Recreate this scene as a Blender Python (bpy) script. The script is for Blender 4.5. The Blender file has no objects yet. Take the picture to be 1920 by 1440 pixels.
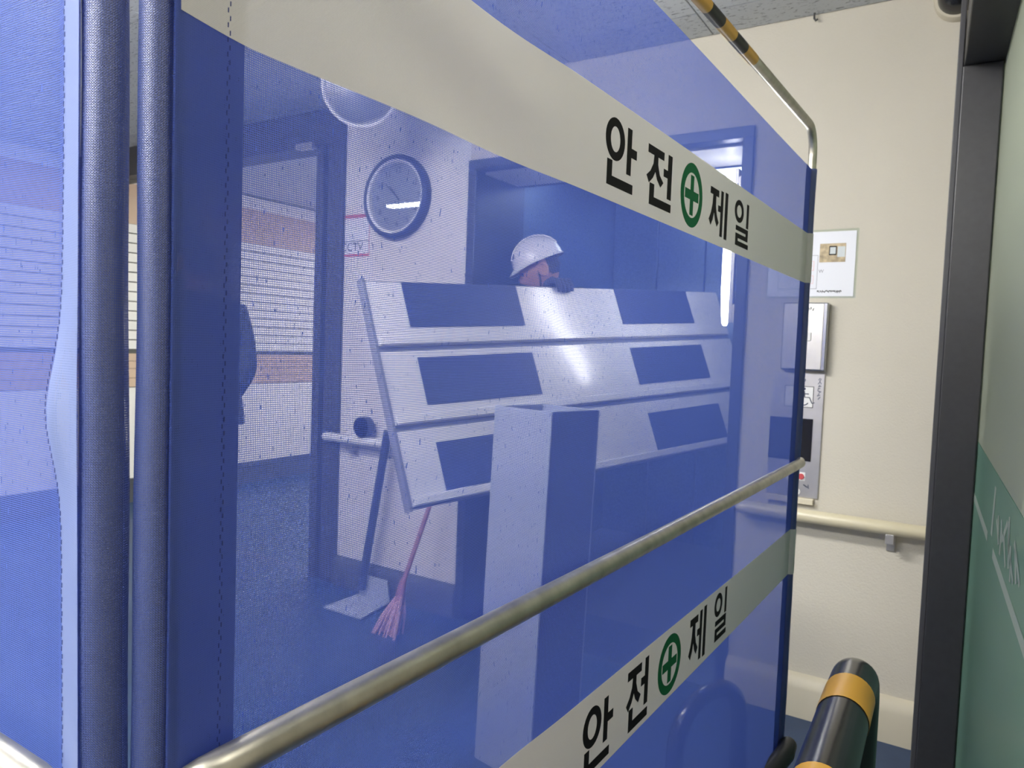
import bpy, bmesh, math, random
from math import sin, cos, pi, radians
from mathutils import Vector, Matrix
random.seed(7)
scene = bpy.context.scene
COL = scene.collection
V = Vector

# ------------------------------------------------------------------ camera
EYE = V((0, 0, 1.28))
cam_d = bpy.data.cameras.new('camera')
cam = bpy.data.objects.new('camera', cam_d)
COL.objects.link(cam)
cam_d.sensor_width = 36.0
cam_d.lens = 1370.0 / 1920 * 36
cam_d.clip_start = 0.02
rot = Matrix(((0.8461, -0.0597, 0.5297), (0.5317, 0.0262, -0.8465), (0.0366, 0.9979, 0.0538)))
q = rot.to_quaternion(); q.normalize()
cam.matrix_world = Matrix.Translation(EYE) @ q.to_matrix().to_4x4()
cam_d.dof.use_dof = True
cam_d.dof.focus_distance = 0.62
cam_d.dof.aperture_fstop = 20.0
scene.camera = cam

# ------------------------------------------------------------------ world, view
w = bpy.data.worlds.new('world'); scene.world = w; w.use_nodes = True
w.node_tree.nodes['Background'].inputs[0].default_value = (0.8, 0.85, 0.9, 1)
w.node_tree.nodes['Background'].inputs[1].default_value = 0.15
scene.view_settings.view_transform = 'Standard'
scene.view_settings.look = 'None'
scene.view_settings.exposure = 0.18
scene.view_settings.gamma = 1.0
scene.view_settings.use_curve_mapping = False
scene.cycles.transparent_max_bounces = 16
scene.cycles.max_bounces = 6
scene.cycles.diffuse_bounces = 4
scene.cycles.glossy_bounces = 3
scene.cycles.sample_clamp_indirect = 6.0

LAMP_LOBBY, FILL_NEAR, FILL_PASSAGE, LAMP_CAR = 58.0, 4.6, 23.0, 9.0

# ------------------------------------------------------------------ materials
MATS = {}
def mat(name, col, rough=0.6, metal=0.0, spec=0.5, bump=0.0, bscale=60.0, var=0.0, vscale=8.0, emit=0.0, coat=0.0, stretch=None):
    m = bpy.data.materials.new(name); m.use_nodes = True
    nt = m.node_tree; b = nt.nodes['Principled BSDF']
    b.inputs['Base Color'].default_value = (*col, 1)
    b.inputs['Roughness'].default_value = rough
    b.inputs['Metallic'].default_value = metal
    b.inputs['Specular IOR Level'].default_value = spec
    b.inputs['Coat Weight'].default_value = coat
    tc = nt.nodes.new('ShaderNodeTexCoord')
    src = tc.outputs['Object']
    if stretch:
        mp = nt.nodes.new('ShaderNodeMapping'); mp.inputs['Scale'].default_value = stretch
        nt.links.new(src, mp.inputs[0]); src = mp.outputs[0]
    if var > 0:
        n = nt.nodes.new('ShaderNodeTexNoise'); n.inputs['Scale'].default_value = vscale; n.inputs['Detail'].default_value = 5
        nt.links.new(src, n.inputs['Vector'])
        mr = nt.nodes.new('ShaderNodeMapRange'); mr.inputs[1].default_value = 0.3; mr.inputs[2].default_value = 0.7
        mr.inputs[3].default_value = 1 - var; mr.inputs[4].default_value = 1 + var
        nt.links.new(n.outputs[0], mr.inputs[0])
        mx = nt.nodes.new('ShaderNodeVectorMath'); mx.operation = 'SCALE'
        mx.inputs[0].default_value = col
        nt.links.new(mr.outputs[0], mx.inputs['Scale']); nt.links.new(mx.outputs[0], b.inputs['Base Color'])
    if bump > 0:
        n2 = nt.nodes.new('ShaderNodeTexNoise'); n2.inputs['Scale'].default_value = bscale; n2.inputs['Detail'].default_value = 4
        nt.links.new(src, n2.inputs['Vector'])
        bp = nt.nodes.new('ShaderNodeBump'); bp.inputs['Strength'].default_value = bump; bp.inputs['Distance'].default_value = 0.004
        nt.links.new(n2.outputs[0], bp.inputs['Height']); nt.links.new(bp.outputs[0], b.inputs['Normal'])
    if coat > 0: b.inputs['Coat Roughness'].default_value = 0.17
    if emit > 0:
        b.inputs['Emission Color'].default_value = (*col, 1); b.inputs['Emission Strength'].default_value = emit
    MATS[name] = m
    return m

def fabric(name, col, pitch, hole, clog=True, gloss=0.06, transl=0.45, soft=0.06):
    """woven coated mesh: real see-through holes between threads, UV in metres"""
    m = bpy.data.materials.new(name); m.use_nodes = True
    nt = m.node_tree; N = nt.nodes; Lk = nt.links
    for n in list(N): N.remove(n)
    out = N.new('ShaderNodeOutputMaterial')
    uv = N.new('ShaderNodeUVMap')
    sp = N.new('ShaderNodeSeparateXYZ'); Lk.new(uv.outputs[0], sp.inputs[0])
    def M(op, a, b=None):
        x = N.new('ShaderNodeMath'); x.operation = op
        for i, v_ in enumerate((a, b)):
            if v_ is None: continue
            if isinstance(v_, (int, float)): x.inputs[i].default_value = v_
            else: Lk.new(v_, x.inputs[i])
        return x.outputs[0]
    fr = []; hh = []
    for k in range(2):
        f_ = M('ABSOLUTE', M('SUBTRACT', M('FRACT', M('MULTIPLY', sp.outputs[k], 1.0 / pitch)), 0.5))
        fr.append(f_)
        mr = N.new('ShaderNodeMapRange'); mr.interpolation_type = 'SMOOTHSTEP'
        mr.inputs[1].default_value = hole - soft; mr.inputs[2].default_value = hole + soft
        mr.inputs[3].default_value = 1.0; mr.inputs[4].default_value = 0.0
        Lk.new(f_, mr.inputs[0]); hh.append(mr.outputs[0])
    hole_f = M('MULTIPLY', hh[0], hh[1])
    if clog:
        mp = N.new('ShaderNodeMapping'); mp.inputs['Scale'].default_value = (1.0, 0.28, 1.0)
        Lk.new(uv.outputs[0], mp.inputs[0])
        nz = N.new('ShaderNodeTexNoise'); nz.inputs['Scale'].default_value = 420; nz.inputs['Detail'].default_value = 2
        Lk.new(mp.outputs[0], nz.inputs['Vector'])
        mr = N.new('ShaderNodeMapRange'); mr.inputs[1].default_value = 0.66; mr.inputs[2].default_value = 0.75
        mr.inputs[3].default_value = 1.0; mr.inputs[4].default_value = 0.15
        Lk.new(nz.outputs[0], mr.inputs[0])
        hole_f = M('MULTIPLY', hole_f, mr.outputs[0])
    # thread relief
    hgt = M('MULTIPLY', M('COSINE', M('MULTIPLY', fr[0], 6.283)), M('COSINE', M('MULTIPLY', fr[1], 6.283)))
    bp = N.new('ShaderNodeBump'); bp.inputs['Strength'].default_value = 0.35; bp.inputs['Distance'].default_value = 0.0004
    Lk.new(hgt, bp.inputs['Height'])
    df = N.new('ShaderNodeBsdfDiffuse'); df.inputs[0].default_value = (*col, 1)
    tl = N.new('ShaderNodeBsdfTranslucent'); tl.inputs[0].default_value = (*col, 1)
    gl = N.new('ShaderNodeBsdfGlossy'); gl.inputs[0].default_value = (0.9, 0.92, 1, 1); gl.inputs['Roughness'].default_value = 0.42
    for x in (df, gl): Lk.new(bp.outputs[0], x.inputs['Normal'])
    m1 = N.new('ShaderNodeMixShader'); m1.inputs[0].default_value = transl; Lk.new(df.outputs[0], m1.inputs[1]); Lk.new(tl.outputs[0], m1.inputs[2])
    m2 = N.new('ShaderNodeMixShader'); m2.inputs[0].default_value = gloss; Lk.new(m1.outputs[0], m2.inputs[1]); Lk.new(gl.outputs[0], m2.inputs[2])
    tr = N.new('ShaderNodeBsdfTransparent')
    m3 = N.new('ShaderNodeMixShader'); Lk.new(hole_f, m3.inputs[0]); Lk.new(m2.outputs[0], m3.inputs[1]); Lk.new(tr.outputs[0], m3.inputs[2])
    Lk.new(m3.outputs[0], out.inputs[0])
    MATS[name] = m
    return m

def glassmat(name, tint, gloss, rough=0.0, diffuse=None, dmix=0.0):
    m = bpy.data.materials.new(name); m.use_nodes = True
    nt = m.node_tree; N = nt.nodes; Lk = nt.links
    for n in list(N): N.remove(n)
    out = N.new('ShaderNodeOutputMaterial')
    tr = N.new('ShaderNodeBsdfTransparent'); tr.inputs[0].default_value = (*tint, 1)
    gl = N.new('ShaderNodeBsdfGlossy'); gl.inputs['Roughness'].default_value = rough; gl.inputs[0].default_value = (0.95, 1, 0.97, 1)
    fz = N.new('ShaderNodeFresnel'); fz.inputs[0].default_value = 1.45 if gloss is None else 1.2
    mx = N.new('ShaderNodeMixShader')
    if gloss is None: Lk.new(fz.outputs[0], mx.inputs[0])
    else: mx.inputs[0].default_value = gloss; N.remove(fz)
    Lk.new(tr.outputs[0], mx.inputs[1]); Lk.new(gl.outputs[0], mx.inputs[2])
    last = mx
    if diffuse:
        df = N.new('ShaderNodeBsdfDiffuse'); df.inputs[0].default_value = (*diffuse, 1)
        tl = N.new('ShaderNodeBsdfTranslucent'); tl.inputs[0].default_value = (*diffuse, 1)
        ma = N.new('ShaderNodeMixShader'); ma.inputs[0].default_value = 0.5
        Lk.new(df.outputs[0], ma.inputs[1]); Lk.new(tl.outputs[0], ma.inputs[2])
        mb = N.new('ShaderNodeMixShader'); mb.inputs[0].default_value = dmix
        Lk.new(mx.outputs[0], mb.inputs[1]); Lk.new(ma.outputs[0], mb.inputs[2]); last = mb
    Lk.new(last.outputs[0], out.inputs[0])
    MATS[name] = m
    return m

def tile_material():
    m = mat('ceiling_tile', (0.66, 0.68, 0.68), 0.9)
    nt = m.node_tree; N = nt.nodes; Lk = nt.links; b = N['Principled BSDF']
    geo = N.new('ShaderNodeNewGeometry')
    mp = N.new('ShaderNodeMapping'); mp.inputs['Scale'].default_value = (45, 150, 80)
    Lk.new(geo.outputs['Position'], mp.inputs[0])
    n = N.new('ShaderNodeTexNoise'); n.inputs['Scale'].default_value = 1.0; n.inputs['Detail'].default_value = 3; n.inputs['Distortion'].default_value = 0.8
    Lk.new(mp.outputs[0], n.inputs['Vector'])
    cr = N.new('ShaderNodeValToRGB')
    cr.color_ramp.elements[0].position = 0.60; cr.color_ramp.elements[0].color = (0.66, 0.68, 0.68, 1)
    cr.color_ramp.elements[1].position = 0.66; cr.color_ramp.elements[1].color = (0.22, 0.23, 0.23, 1)
    Lk.new(n.outputs[0], cr.inputs[0]); Lk.new(cr.outputs[0], b.inputs['Base Color'])
    bp = N.new('ShaderNodeBump'); bp.invert = True; bp.inputs['Strength'].default_value = 0.5; bp.inputs['Distance'].default_value = 0.003
    Lk.new(n.outputs[0], bp.inputs['Height']); Lk.new(bp.outputs[0], b.inputs['Normal'])
    return m

BLUE = (0.13, 0.21, 0.62)
fabric('mesh_blue', BLUE, 0.0013, 0.33, gloss=0.06)
fabric('hem_blue', (0.10, 0.165, 0.52), 0.0013, 0.22)
fabric('hem_blue_lit', (0.34, 0.43, 0.74), 0.0013, 0.18, gloss=0.12)  # lit copy of the hem fabric, its brightness put into the colour
fabric('sleeve_blue', (0.085, 0.13, 0.42), 0.0013, 0.20, gloss=0.09)
fabric('band_white', (0.90, 0.885, 0.84), 0.0011, 0.06, clog=False, gloss=0.02, transl=0.28)
mat('ink_black', (0.008, 0.008, 0.009), 0.7, spec=0.15)
mat('ink_green', (0.006, 0.12, 0.045), 0.7, spec=0.15)
mat('thread', (0.05, 0.075, 0.24), 0.8)
mat('galvanised', (0.52, 0.50, 0.42), 0.38, metal=0.95, var=0.16, vscale=40, bump=0.05, bscale=120, stretch=(1, 1, 1))
mat('tape_black', (0.010, 0.010, 0.010), 0.35, spec=0.3)
mat('tape_yellow', (0.62, 0.33, 0.035), 0.32)
mat('wall_cream', (0.60, 0.565, 0.475), 0.85, bump=0.35, bscale=180, var=0.02, vscale=3)
mat('wall_lobby', (0.74, 0.73, 0.70), 0.8, bump=0.08, bscale=150, var=0.02, vscale=3)
mat('wall_tan', (0.55, 0.40, 0.30), 0.6, var=0.06, vscale=5)
mat('plank_white', (0.78, 0.75, 0.73), 0.5)
mat('joint_dark', (0.09, 0.09, 0.085), 0.8)
mat('cove_cream', (0.63, 0.58, 0.45), 0.5)
mat('floor_blue', (0.024, 0.052, 0.12), 0.45, var=0.12, vscale=6)
mat('skirt_dark', (0.07, 0.075, 0.09), 0.5)
tile_material()
mat('plaster', (0.72, 0.73, 0.72), 0.9)
mat('frame_dark', (0.028, 0.028, 0.032), 0.42, var=0.1, vscale=60)
mat('frame_charcoal', (0.05, 0.05, 0.056), 0.5)
glassmat('clear_glass', (0.94, 0.97, 0.95), 0.05)
glassmat('green_glass', (0.80, 0.90, 0.82), None, diffuse=(0.66, 0.70, 0.58), dmix=0.65)
glassmat('teal_film', (0.30, 0.48, 0.42), None, rough=0.2, diffuse=(0.26, 0.45, 0.36), dmix=0.75)
glassmat('clock_glass', (0.97, 0.98, 1.0), 0.10)
mat('film_print', (0.30, 0.38, 0.32), 0.6)
mat('steel', (0.50, 0.50, 0.52), 0.24, metal=1.0, var=0.06, vscale=30, bump=0.04, bscale=200, stretch=(1, 1, 0.05))
mat('steel_plate', (0.60, 0.58, 0.55), 0.36, metal=0.85, var=0.08, vscale=14)
mat('steel_car', (0.17, 0.23, 0.36), 0.36, metal=0.9, var=0.35, vscale=90, bump=0.25, bscale=240)
mat('steel_jamb', (0.035, 0.045, 0.075), 0.4, metal=0.4)
mat('panel_white', (0.82, 0.82, 0.80), 0.30, spec=0.8, coat=0.9, var=0.03, vscale=6)
mat('pad_navy', (0.030, 0.045, 0.12), 0.5, var=0.15, vscale=20)
mat('panel_edge', (0.20, 0.21, 0.25), 0.5)
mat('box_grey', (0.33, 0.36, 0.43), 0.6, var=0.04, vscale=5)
mat('box_grey_shaded', (0.06, 0.07, 0.12), 0.7)  # shaded copy of the box grey, the shade put into the colour
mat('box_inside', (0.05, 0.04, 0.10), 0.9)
mat('plastic_white', (0.78, 0.78, 0.76), 0.4)
mat('plastic_black', (0.012, 0.012, 0.013), 0.25, coat=0.3)
mat('rubber_black', (0.03, 0.03, 0.03), 0.35)
mat('clock_rim', (0.02, 0.03, 0.08), 0.4)
mat('clock_ring', (0.80, 0.80, 0.78), 0.4)
mat('clock_face', (0.34, 0.36, 0.40), 0.6)
mat('red_print', (0.55, 0.08, 0.09), 0.6)
mat('pink_print', (0.80, 0.50, 0.48), 0.6)
mat('paper', (0.76, 0.78, 0.83), 0.45)
mat('photo_tan', (0.42, 0.33, 0.19), 0.45, var=0.35, vscale=60)
mat('photo_pale', (0.55, 0.60, 0.60), 0.45)
mat('screen_black', (0.006, 0.006, 0.007), 0.15)
mat('handrail_cream', (0.66, 0.60, 0.42), 0.35, coat=0.2)
mat('broom_bristle', (0.62, 0.36, 0.36), 0.8, var=0.2, vscale=60)
mat('handle_dark', (0.04, 0.05, 0.10), 0.4)
mat('handle_red', (0.38, 0.16, 0.17), 0.4)
mat('dustpan_grey', (0.40, 0.44, 0.52), 0.5)
mat('helmet_white', (0.82, 0.82, 0.86), 0.22, coat=0.4)
mat('skin', (0.52, 0.29, 0.20), 0.55, var=0.08, vscale=30)
mat('hair', (0.02, 0.016, 0.014), 0.6)
mat('mask_dark', (0.05, 0.05, 0.07), 0.8)
mat('jacket_dark', (0.018, 0.022, 0.04), 0.85, bump=0.3, bscale=40)
mat('trousers', (0.03, 0.032, 0.04), 0.85, bump=0.3, bscale=40)
mat('boots', (0.015, 0.013, 0.012), 0.5)
mat('glove', (0.05, 0.055, 0.075), 0.8, bump=0.5, bscale=120)
mat('mirror_convex', (0.55, 0.57, 0.62), 0.32, metal=0.7)
mat('wire', (0.05, 0.05, 0.05), 0.6)
def emis(name, col, s):
    return mat(name, col, 0.5, emit=s)
emis('lamp_lobby', (1.0, 0.98, 0.95), LAMP_LOBBY)
emis('fill_near', (1.0, 0.96, 0.86), FILL_NEAR)
emis('fill_passage', (1.0, 0.93, 0.90), FILL_PASSAGE)
emis('lamp_car', (0.8, 0.9, 1.0), LAMP_CAR)
emis('glow_strip', (1.0, 1.0, 1.0), 65.0)
emis('fill_side', (1.0, 0.98, 0.94), 80.0)

# ------------------------------------------------------------------ mesh helpers (world coordinates)
class MB:
    def __init__(s): s.v = []; s.f = []; s.uv = {}
    def add(s, vs, fs):
        o = len(s.v); s.v += [V(p) for p in vs]; s.f += [tuple(i + o for i in f) for f in fs]; return s
    def box(s, a, b):
        (x0, y0, z0), (x1, y1, z1) = a, b
        x0, x1 = min(x0, x1), max(x0, x1); y0, y1 = min(y0, y1), max(y0, y1); z0, z1 = min(z0, z1), max(z0, z1)
        return s.add([(x0, y0, z0), (x1, y0, z0), (x1, y1, z0), (x0, y1, z0), (x0, y0, z1), (x1, y0, z1), (x1, y1, z1), (x0, y1, z1)],
                     [(0, 3, 2, 1), (4, 5, 6, 7), (0, 1, 5, 4), (1, 2, 6, 5), (2, 3, 7, 6), (3, 0, 4, 7)])
    def obox(s, o, ex, ey, ez):
        """box from corner o with edge vectors"""
        o, ex, ey, ez = V(o), V(ex), V(ey), V(ez)
        p = [o, o + ex, o + ex + ey, o + ey]; p += [x + ez for x in p]
        f = [(0, 3, 2, 1), (4, 5, 6, 7), (0, 1, 5, 4), (1, 2, 6, 5), (2, 3, 7, 6), (3, 0, 4, 7)]
        if ex.cross(ey).dot(ez) < 0: f = [t[::-1] for t in f]
        return s.add(p, f)
    def tube(s, pts, r, n=16, cap=True):
        pts = [V(p) for p in pts]; rs = r if isinstance(r, (list, tuple)) else [r] * len(pts)
        vs = []; up = None
        for i, p in enumerate(pts):
            t = (pts[min(i + 1, len(pts) - 1)] - pts[max(i - 1, 0)]).normalized()
            if up is None:
                up = V((0, 0, 1)) if abs(t.z) < 0.9 else V((0, 1, 0))
            a = (up - t * up.dot(t)).normalized(); b_ = t.cross(a); up = a
            for k in range(n):
                th = 2 * pi * k / n; vs.append(p + (a * cos(th) + b_ * sin(th)) * rs[i])
        fs = []
        for i in range(len(pts) - 1):
            for k in range(n):
                k2 = (k + 1) % n; fs.append((i * n + k, i * n + k2, (i + 1) * n + k2, (i + 1) * n + k))
        if cap:
            fs.append(tuple(range(n))[::-1]); fs.append(tuple((len(pts) - 1) * n + k for k in range(n)))
        return s.add(vs, fs)
    def lathe(s, prof, o, ax=(0, 0, 1), n=32, ref=None):
        """prof: (radius, height along ax)"""
        o, ax = V(o), V(ax).normalized()
        a = V(ref) if ref else (V((1, 0, 0)) if abs(ax.x) < 0.9 else V((0, 1, 0)))
        a = (a - ax * a.dot(ax)).normalized(); b_ = ax.cross(a)
        vs = []
        for r, h_ in prof:
            for k in range(n):
                th = 2 * pi * k / n; vs.append(o + ax * h_ + (a * cos(th) + b_ * sin(th)) * max(r, 1e-5))
        fs = []
        for i in range(len(prof) - 1):
            for k in range(n):
                k2 = (k + 1) % n; fs.append((i * n + k, i * n + k2, (i + 1) * n + k2, (i + 1) * n + k))
        fs.append(tuple(range(n))[::-1]); fs.append(tuple((len(prof) - 1) * n + k for k in range(n)))
        return s.add(vs, fs)
    def prism(s, poly, fn, d0, d1):
        """2-D outline extruded: fn(x, y, d) -> world"""
        n = len(poly)
        vs = [fn(x, y, d0) for x, y in poly] + [fn(x, y, d1) for x, y in poly]
        fs = [tuple(range(n)), tuple(range(2 * n - 1, n - 1, -1))]
        for i in range(n):
            j = (i + 1) % n; fs.append((i, i + n, j + n, j))
        return s.add(vs, fs)
    def build(s, name, m, parent=None, org=None, smooth=False, bevel=0.0, seg=2):
        me = bpy.data.meshes.new(name)
        if org is None: org = THING.get(parent, V((0, 0, 0))) if parent is not None else V((0, 0, 0))
        me.from_pydata([p - org for p in s.v], [], s.f)
        me.materials.append(MATS[m]); me.validate()
        o = bpy.data.objects.new(name, me); COL.objects.link(o)
        bm_ = bmesh.new(); bm_.from_mesh(me); bmesh.ops.recalc_face_normals(bm_, faces=bm_.faces); bm_.to_mesh(me); bm_.free()
        if parent is not None:
            o.parent = parent; THING[o] = org
        else:
            o.location = org; THING[o] = org
        if bevel > 0:
            md = o.modifiers.new('bevel', 'BEVEL'); md.width = bevel; md.segments = seg; md.limit_method = 'ANGLE'; md.angle_limit = radians(40)
        if smooth:
            for p in me.polygons: p.use_smooth = True
            if bevel == 0:
                try: me.set_sharp_from_angle(angle=radians(42))
                except Exception: pass
        return o
THING = {}
def thing(name, loc, label, cat, group=None, kind=None):
    o = bpy.data.objects.new(name, None); COL.objects.link(o); o.location = loc; o.empty_display_size = 0.05
    THING[o] = V(loc); return tag(o, label, cat, group, kind)
def tag(o, label=None, cat=None, group=None, kind=None):
    if label: o['label'] = label
    if cat: o['category'] = cat
    if group: o['group'] = group
    if kind: o['kind'] = kind
    return o
def struct(o, label=None, cat=None): return tag(o, label, cat, None, 'structure')
def text_geo(txt, size):
    cu = bpy.data.curves.new('t', 'FONT'); cu.body = txt; cu.size = size; cu.align_x = 'CENTER'; cu.align_y = 'CENTER'
    ob = bpy.data.objects.new('t', cu); COL.objects.link(ob)
    dg = bpy.context.evaluated_depsgraph_get(); me = bpy.data.meshes.new_from_object(ob.evaluated_get(dg))
    vs = [(p.co.x, p.co.y) for p in me.vertices]; fs = [tuple(p.vertices) for p in me.polygons]
    bpy.data.objects.remove(ob); bpy.data.curves.remove(cu); bpy.data.meshes.remove(me)
    return vs, fs
def put_text(mb, txt, size, fn):
    vs, fs = text_geo(txt, size); mb.add([fn(x, y) for x, y in vs], fs)

def scribble(mb, w_, h_, n, fn, t_=.12):
    """illegible small print: short strokes inside a w x h strip"""
    for k in range(n):
        cx_ = (k + .5) / n * w_ - w_ / 2
        for q_ in range(2):
            a_ = random.uniform(-1.2, 1.2); l_ = h_ * random.uniform(.25, .5); x0 = cx_ + random.uniform(-.2, .2) * w_ / n; y0 = random.uniform(-.25, .25) * h_
            dx, dy = sin(a_) * l_, cos(a_) * l_; px_, py_ = cos(a_) * h_ * t_, -sin(a_) * h_ * t_
            mb.add([fn(x0 - dx - px_, y0 - dy - py_), fn(x0 - dx + px_, y0 - dy + py_), fn(x0 + dx + px_, y0 + dy + py_), fn(x0 + dx - px_, y0 + dy - py_)], [(0, 1, 2, 3)])
D = 2.725      # back wall plane
CEIL = 2.452
XL = -5.26     # left wall plane
# ================================================================== room shell
fl = struct(MB().box((XL - .1, -2.3, -0.1), (1.7, 7.6, 0)).build('floor', 'floor_blue'), 'blue vinyl floor of the elevator lobby and passage', 'floor')
ce = struct(MB().box((XL - .1, -2.3, CEIL + 0.014), (1.7, 7.6, CEIL + 0.1)).build('ceiling', 'plaster'), 'white ceiling of fissured acoustic tiles', 'ceiling')
xs = [-0.88 + 0.6 * k for k in range(-7, 5)]
xs = [XL + .004] + [x for x in xs if x > XL + .1] + [1.6]
ys = [D - .002, 2.53] + [2.53 - 0.3 * k for k in range(1, 8)]
tiles = {}
for i in range(len(xs) - 1):
    for j in range(len(ys) - 1):
        wx, wy = round(xs[i + 1] - xs[i] - .004, 4), round(ys[j] - ys[j + 1] - .004, 4)
        cx_, cy_ = (xs[i] + xs[i + 1]) / 2, (ys[j] + ys[j + 1]) / 2
        if (wx, wy) not in tiles:
            o = MB().box((-wx / 2, -wy / 2, -.0065), (wx / 2, wy / 2, .0065)).build('ceiling_tile', 'ceiling_tile', ce, org=V((0, 0, 0)), bevel=.0015, seg=1)
            tiles[(wx, wy)] = o
        else:
            o = tiles[(wx, wy)].copy(); COL.objects.link(o)
        o.location = (cx_, cy_, CEIL + .007)

wb = MB()
wb.box((-2.744, D, 0), (-1.967, D + .16, CEIL + .01))
struct(wb.build('wall_lobby', 'wall_lobby'), 'pale lobby wall with the round clock between door and elevator', 'wall')
wb = MB().box((-1.967, D, 2.1), (-.707, D + .16, CEIL + .01)).box((-.707, D, 0), (1.7, D + .16, CEIL + .01))
struct(wb.build('wall_back', 'wall_cream'), 'cream textured wall carrying the elevator call panel', 'wall')
struct(MB().box((-2.85, D + .16, 0), (-2.744, 7.5, CEIL)).build('wall_passage', 'plank_white'), 'white wall closing the passage beyond the glass door', 'wall')
struct(MB().box((XL, 7.5, 0), (-2.744, 7.6, CEIL)).build('wall_end', 'plank_white'), 'white end wall of the passage', 'wall')
struct(MB().box((1.6, -2.2, 0), (1.7, D, CEIL)).build('wall_right', 'wall_cream'), 'plain cream wall on the right', 'wall')
struct(MB().box((XL - .1, -2.3, 0), (1.7, -2.2, CEIL)).build('wall_rear', 'wall_cream'), 'plain cream wall behind the viewer', 'wall')
wl = struct(MB().box((XL - .1, -2.2, 0), (XL, 7.6, CEIL)).build('wall_left', 'plank_white'), 'white passage wall with tan bands and horizontal white boards', 'wall')
MB().box((XL - .01, -2.2, 2.06), (XL + .006, 7.5, 2.35)).build('tan_band', 'wall_tan', wl)
zt = [.863, .93, 1.0, 1.055, 1.113]
for k in range(4):
    MB().box((XL - .01, -2.2, zt[k] + .002), (XL + .008, 7.5, zt[k + 1] - .002)).build('tan_tile_course', 'wall_tan', wl)
MB().box((XL - .01, -2.2, .86), (XL + .003, 7.5, 2.06)).build('joint_backing', 'joint_dark', wl)
pk = None
for k in range(13):
    z0 = 1.142 + k * .0708
    if pk is None:
        pk = MB().box((-.01, -4.85, .003), (.012, 4.85, .066)).build('plank', 'plank_white', wl, org=V((0, 0, 0)), bevel=.002, seg=1); o = pk
    else:
        o = pk.copy(); COL.objects.link(o)
    o.location = (XL + .0, 2.65, z0)
struct(MB().box((XL, -2.2, 0), (XL + .015, 7.5, .145)).box((XL, -2.2, .145), (XL + .025, 7.5, .18)).build('baseboard_left', 'skirt_dark'), 'dark skirting along the passage wall', 'baseboard')
# cove baseboards
def cove(name, x0, x1, m, lab, rnd=False):
    mb = MB(); prof = [(0, .0), (-.032, 0), (-.034, .105), (-.026, .135), (-.010, .146), (0, .150)]
    n = len(prof); stn = [(x0, 1.0), (x1 - .03, 1.0), (x1 - .012, .92), (x1 - .003, .7), (x1, .3)] if rnd else [(x0, 1.0), (x1, 1.0)]
    vs = [(x, D + py * sc, pz) for x, sc in stn for py, pz in prof]
    fs = [(i * n + k, i * n + k + 1, (i + 1) * n + k + 1, (i + 1) * n + k) for i in range(len(stn) - 1) for k in range(n - 1)]
    fs += [tuple(range(n)), tuple((len(stn) - 1) * n + k for k in range(n))[::-1]]
    mb.add(vs, fs); return struct(mb.build(name, m, smooth=True), lab, 'baseboard')
cove('baseboard_back', -.707, -.07, 'cove_cream', 'cream coved baseboard below the call panel', True)
cove('baseboard_lobby', -2.744, -1.967, 'skirt_dark', 'dark baseboard below the wall clock')

# ---- glass entrance in the back wall plane
dr = thing('door_1', (-4.0, D, 0), 'dark framed glass entrance left of the clock wall', 'door', kind='structure')
MB().box((XL, D - .03, 2.27), (-2.744, D + .13, CEIL)).build('header', 'frame_charcoal', dr, bevel=.004)
for a_, b_ in ((-2.852, -2.744), (-2.94, -2.888), (-4.16, -4.09), (XL, XL + .06)):
    MB().box((a_, D - .02, 0), (b_, D + .11, 2.27)).build('post', 'frame_charcoal', dr, bevel=.003)
for a_, b_ in ((-4.09, -2.94), (XL + .06, -4.16), (-2.888, -2.852)):
    MB().box((a_, D + .04, .02), (b_, D + .048, 2.27)).build('pane', 'clear_glass', dr)
MB().box((-3.06, D - .06, 2.255), (-2.94, D - .02, 2.285)).build('closer_arm', 'steel_plate', dr, bevel=.004)

# ---- elevator
el = thing('elevator', (-1.34, D, 0), 'open elevator with dark steel frame and car behind the helmeted worker', 'elevator')
MB().box((-1.967, D - .018, 0), (-1.924, 3.13, 2.058)).build('jamb', 'steel_jamb', el, bevel=.003)
MB().box((-.747, D - .018, 0), (-.707, 3.13, 2.058)).build('jamb', 'steel_jamb', el, bevel=.003)
MB().box((-1.967, D - .018, 2.058), (-.707, 3.13, 2.1)).build('header', 'steel_jamb', el, bevel=.003)
MB().box((-1.92, D + .05, 2.048), (-.75, 3.05, 2.058)).build('soffit_plate', 'plastic_white', el)
MB().box((-2.2, 3.13, 0), (-2.15, 4.75, 2.3)).build('car_wall', 'steel_car', el)
MB().box((-.52, 3.13, 0), (-.47, 4.75, 2.3)).build('car_wall', 'steel_car', el)
MB().box((-2.2, 3.13, 0), (-1.967, 3.17, 2.3)).build('car_front', 'steel_car', el)
MB().box((-.707, 3.13, 0), (-.47, 3.17, 2.3)).build('car_front', 'steel_car', el)
for k in range(5):
    x0 = -2.15 + k * .326
    MB().box((x0 + .004, 4.70, 0), (x0 + .322, 4.75, 2.3)).build('back_panel', 'steel_car', el, bevel=.004, seg=1)
MB().box((-2.2, 3.13, 2.3), (-.47, 4.75, 2.34)).build('car_ceiling', 'steel_plate', el)
MB().box((-1.7, 3.6, 2.28), (-.95, 4.3, 2.299)).build('car_light', 'lamp_car', el)
MB().box((-2.15, 3.13, .0), (-.52, 4.7, .006)).build('car_floor', 'skirt_dark', el)
MB().box((-1.924, D, .0), (-.747, 3.13, .005)).build('sill', 'steel', el)
sl = thing('reflection_strip', (-.80, 2.93, 1.38), 'slim upright glowing strip replacing a reflection on the right elevator jamb', 'strip')  # glowing tube added in place of a bright reflection on polished steel
MB().box((-.7485, 2.915, 1.40), (-.815, 2.945, 1.47)).build('bracket', 'steel_plate', sl)  # added with the reflection strip
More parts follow.
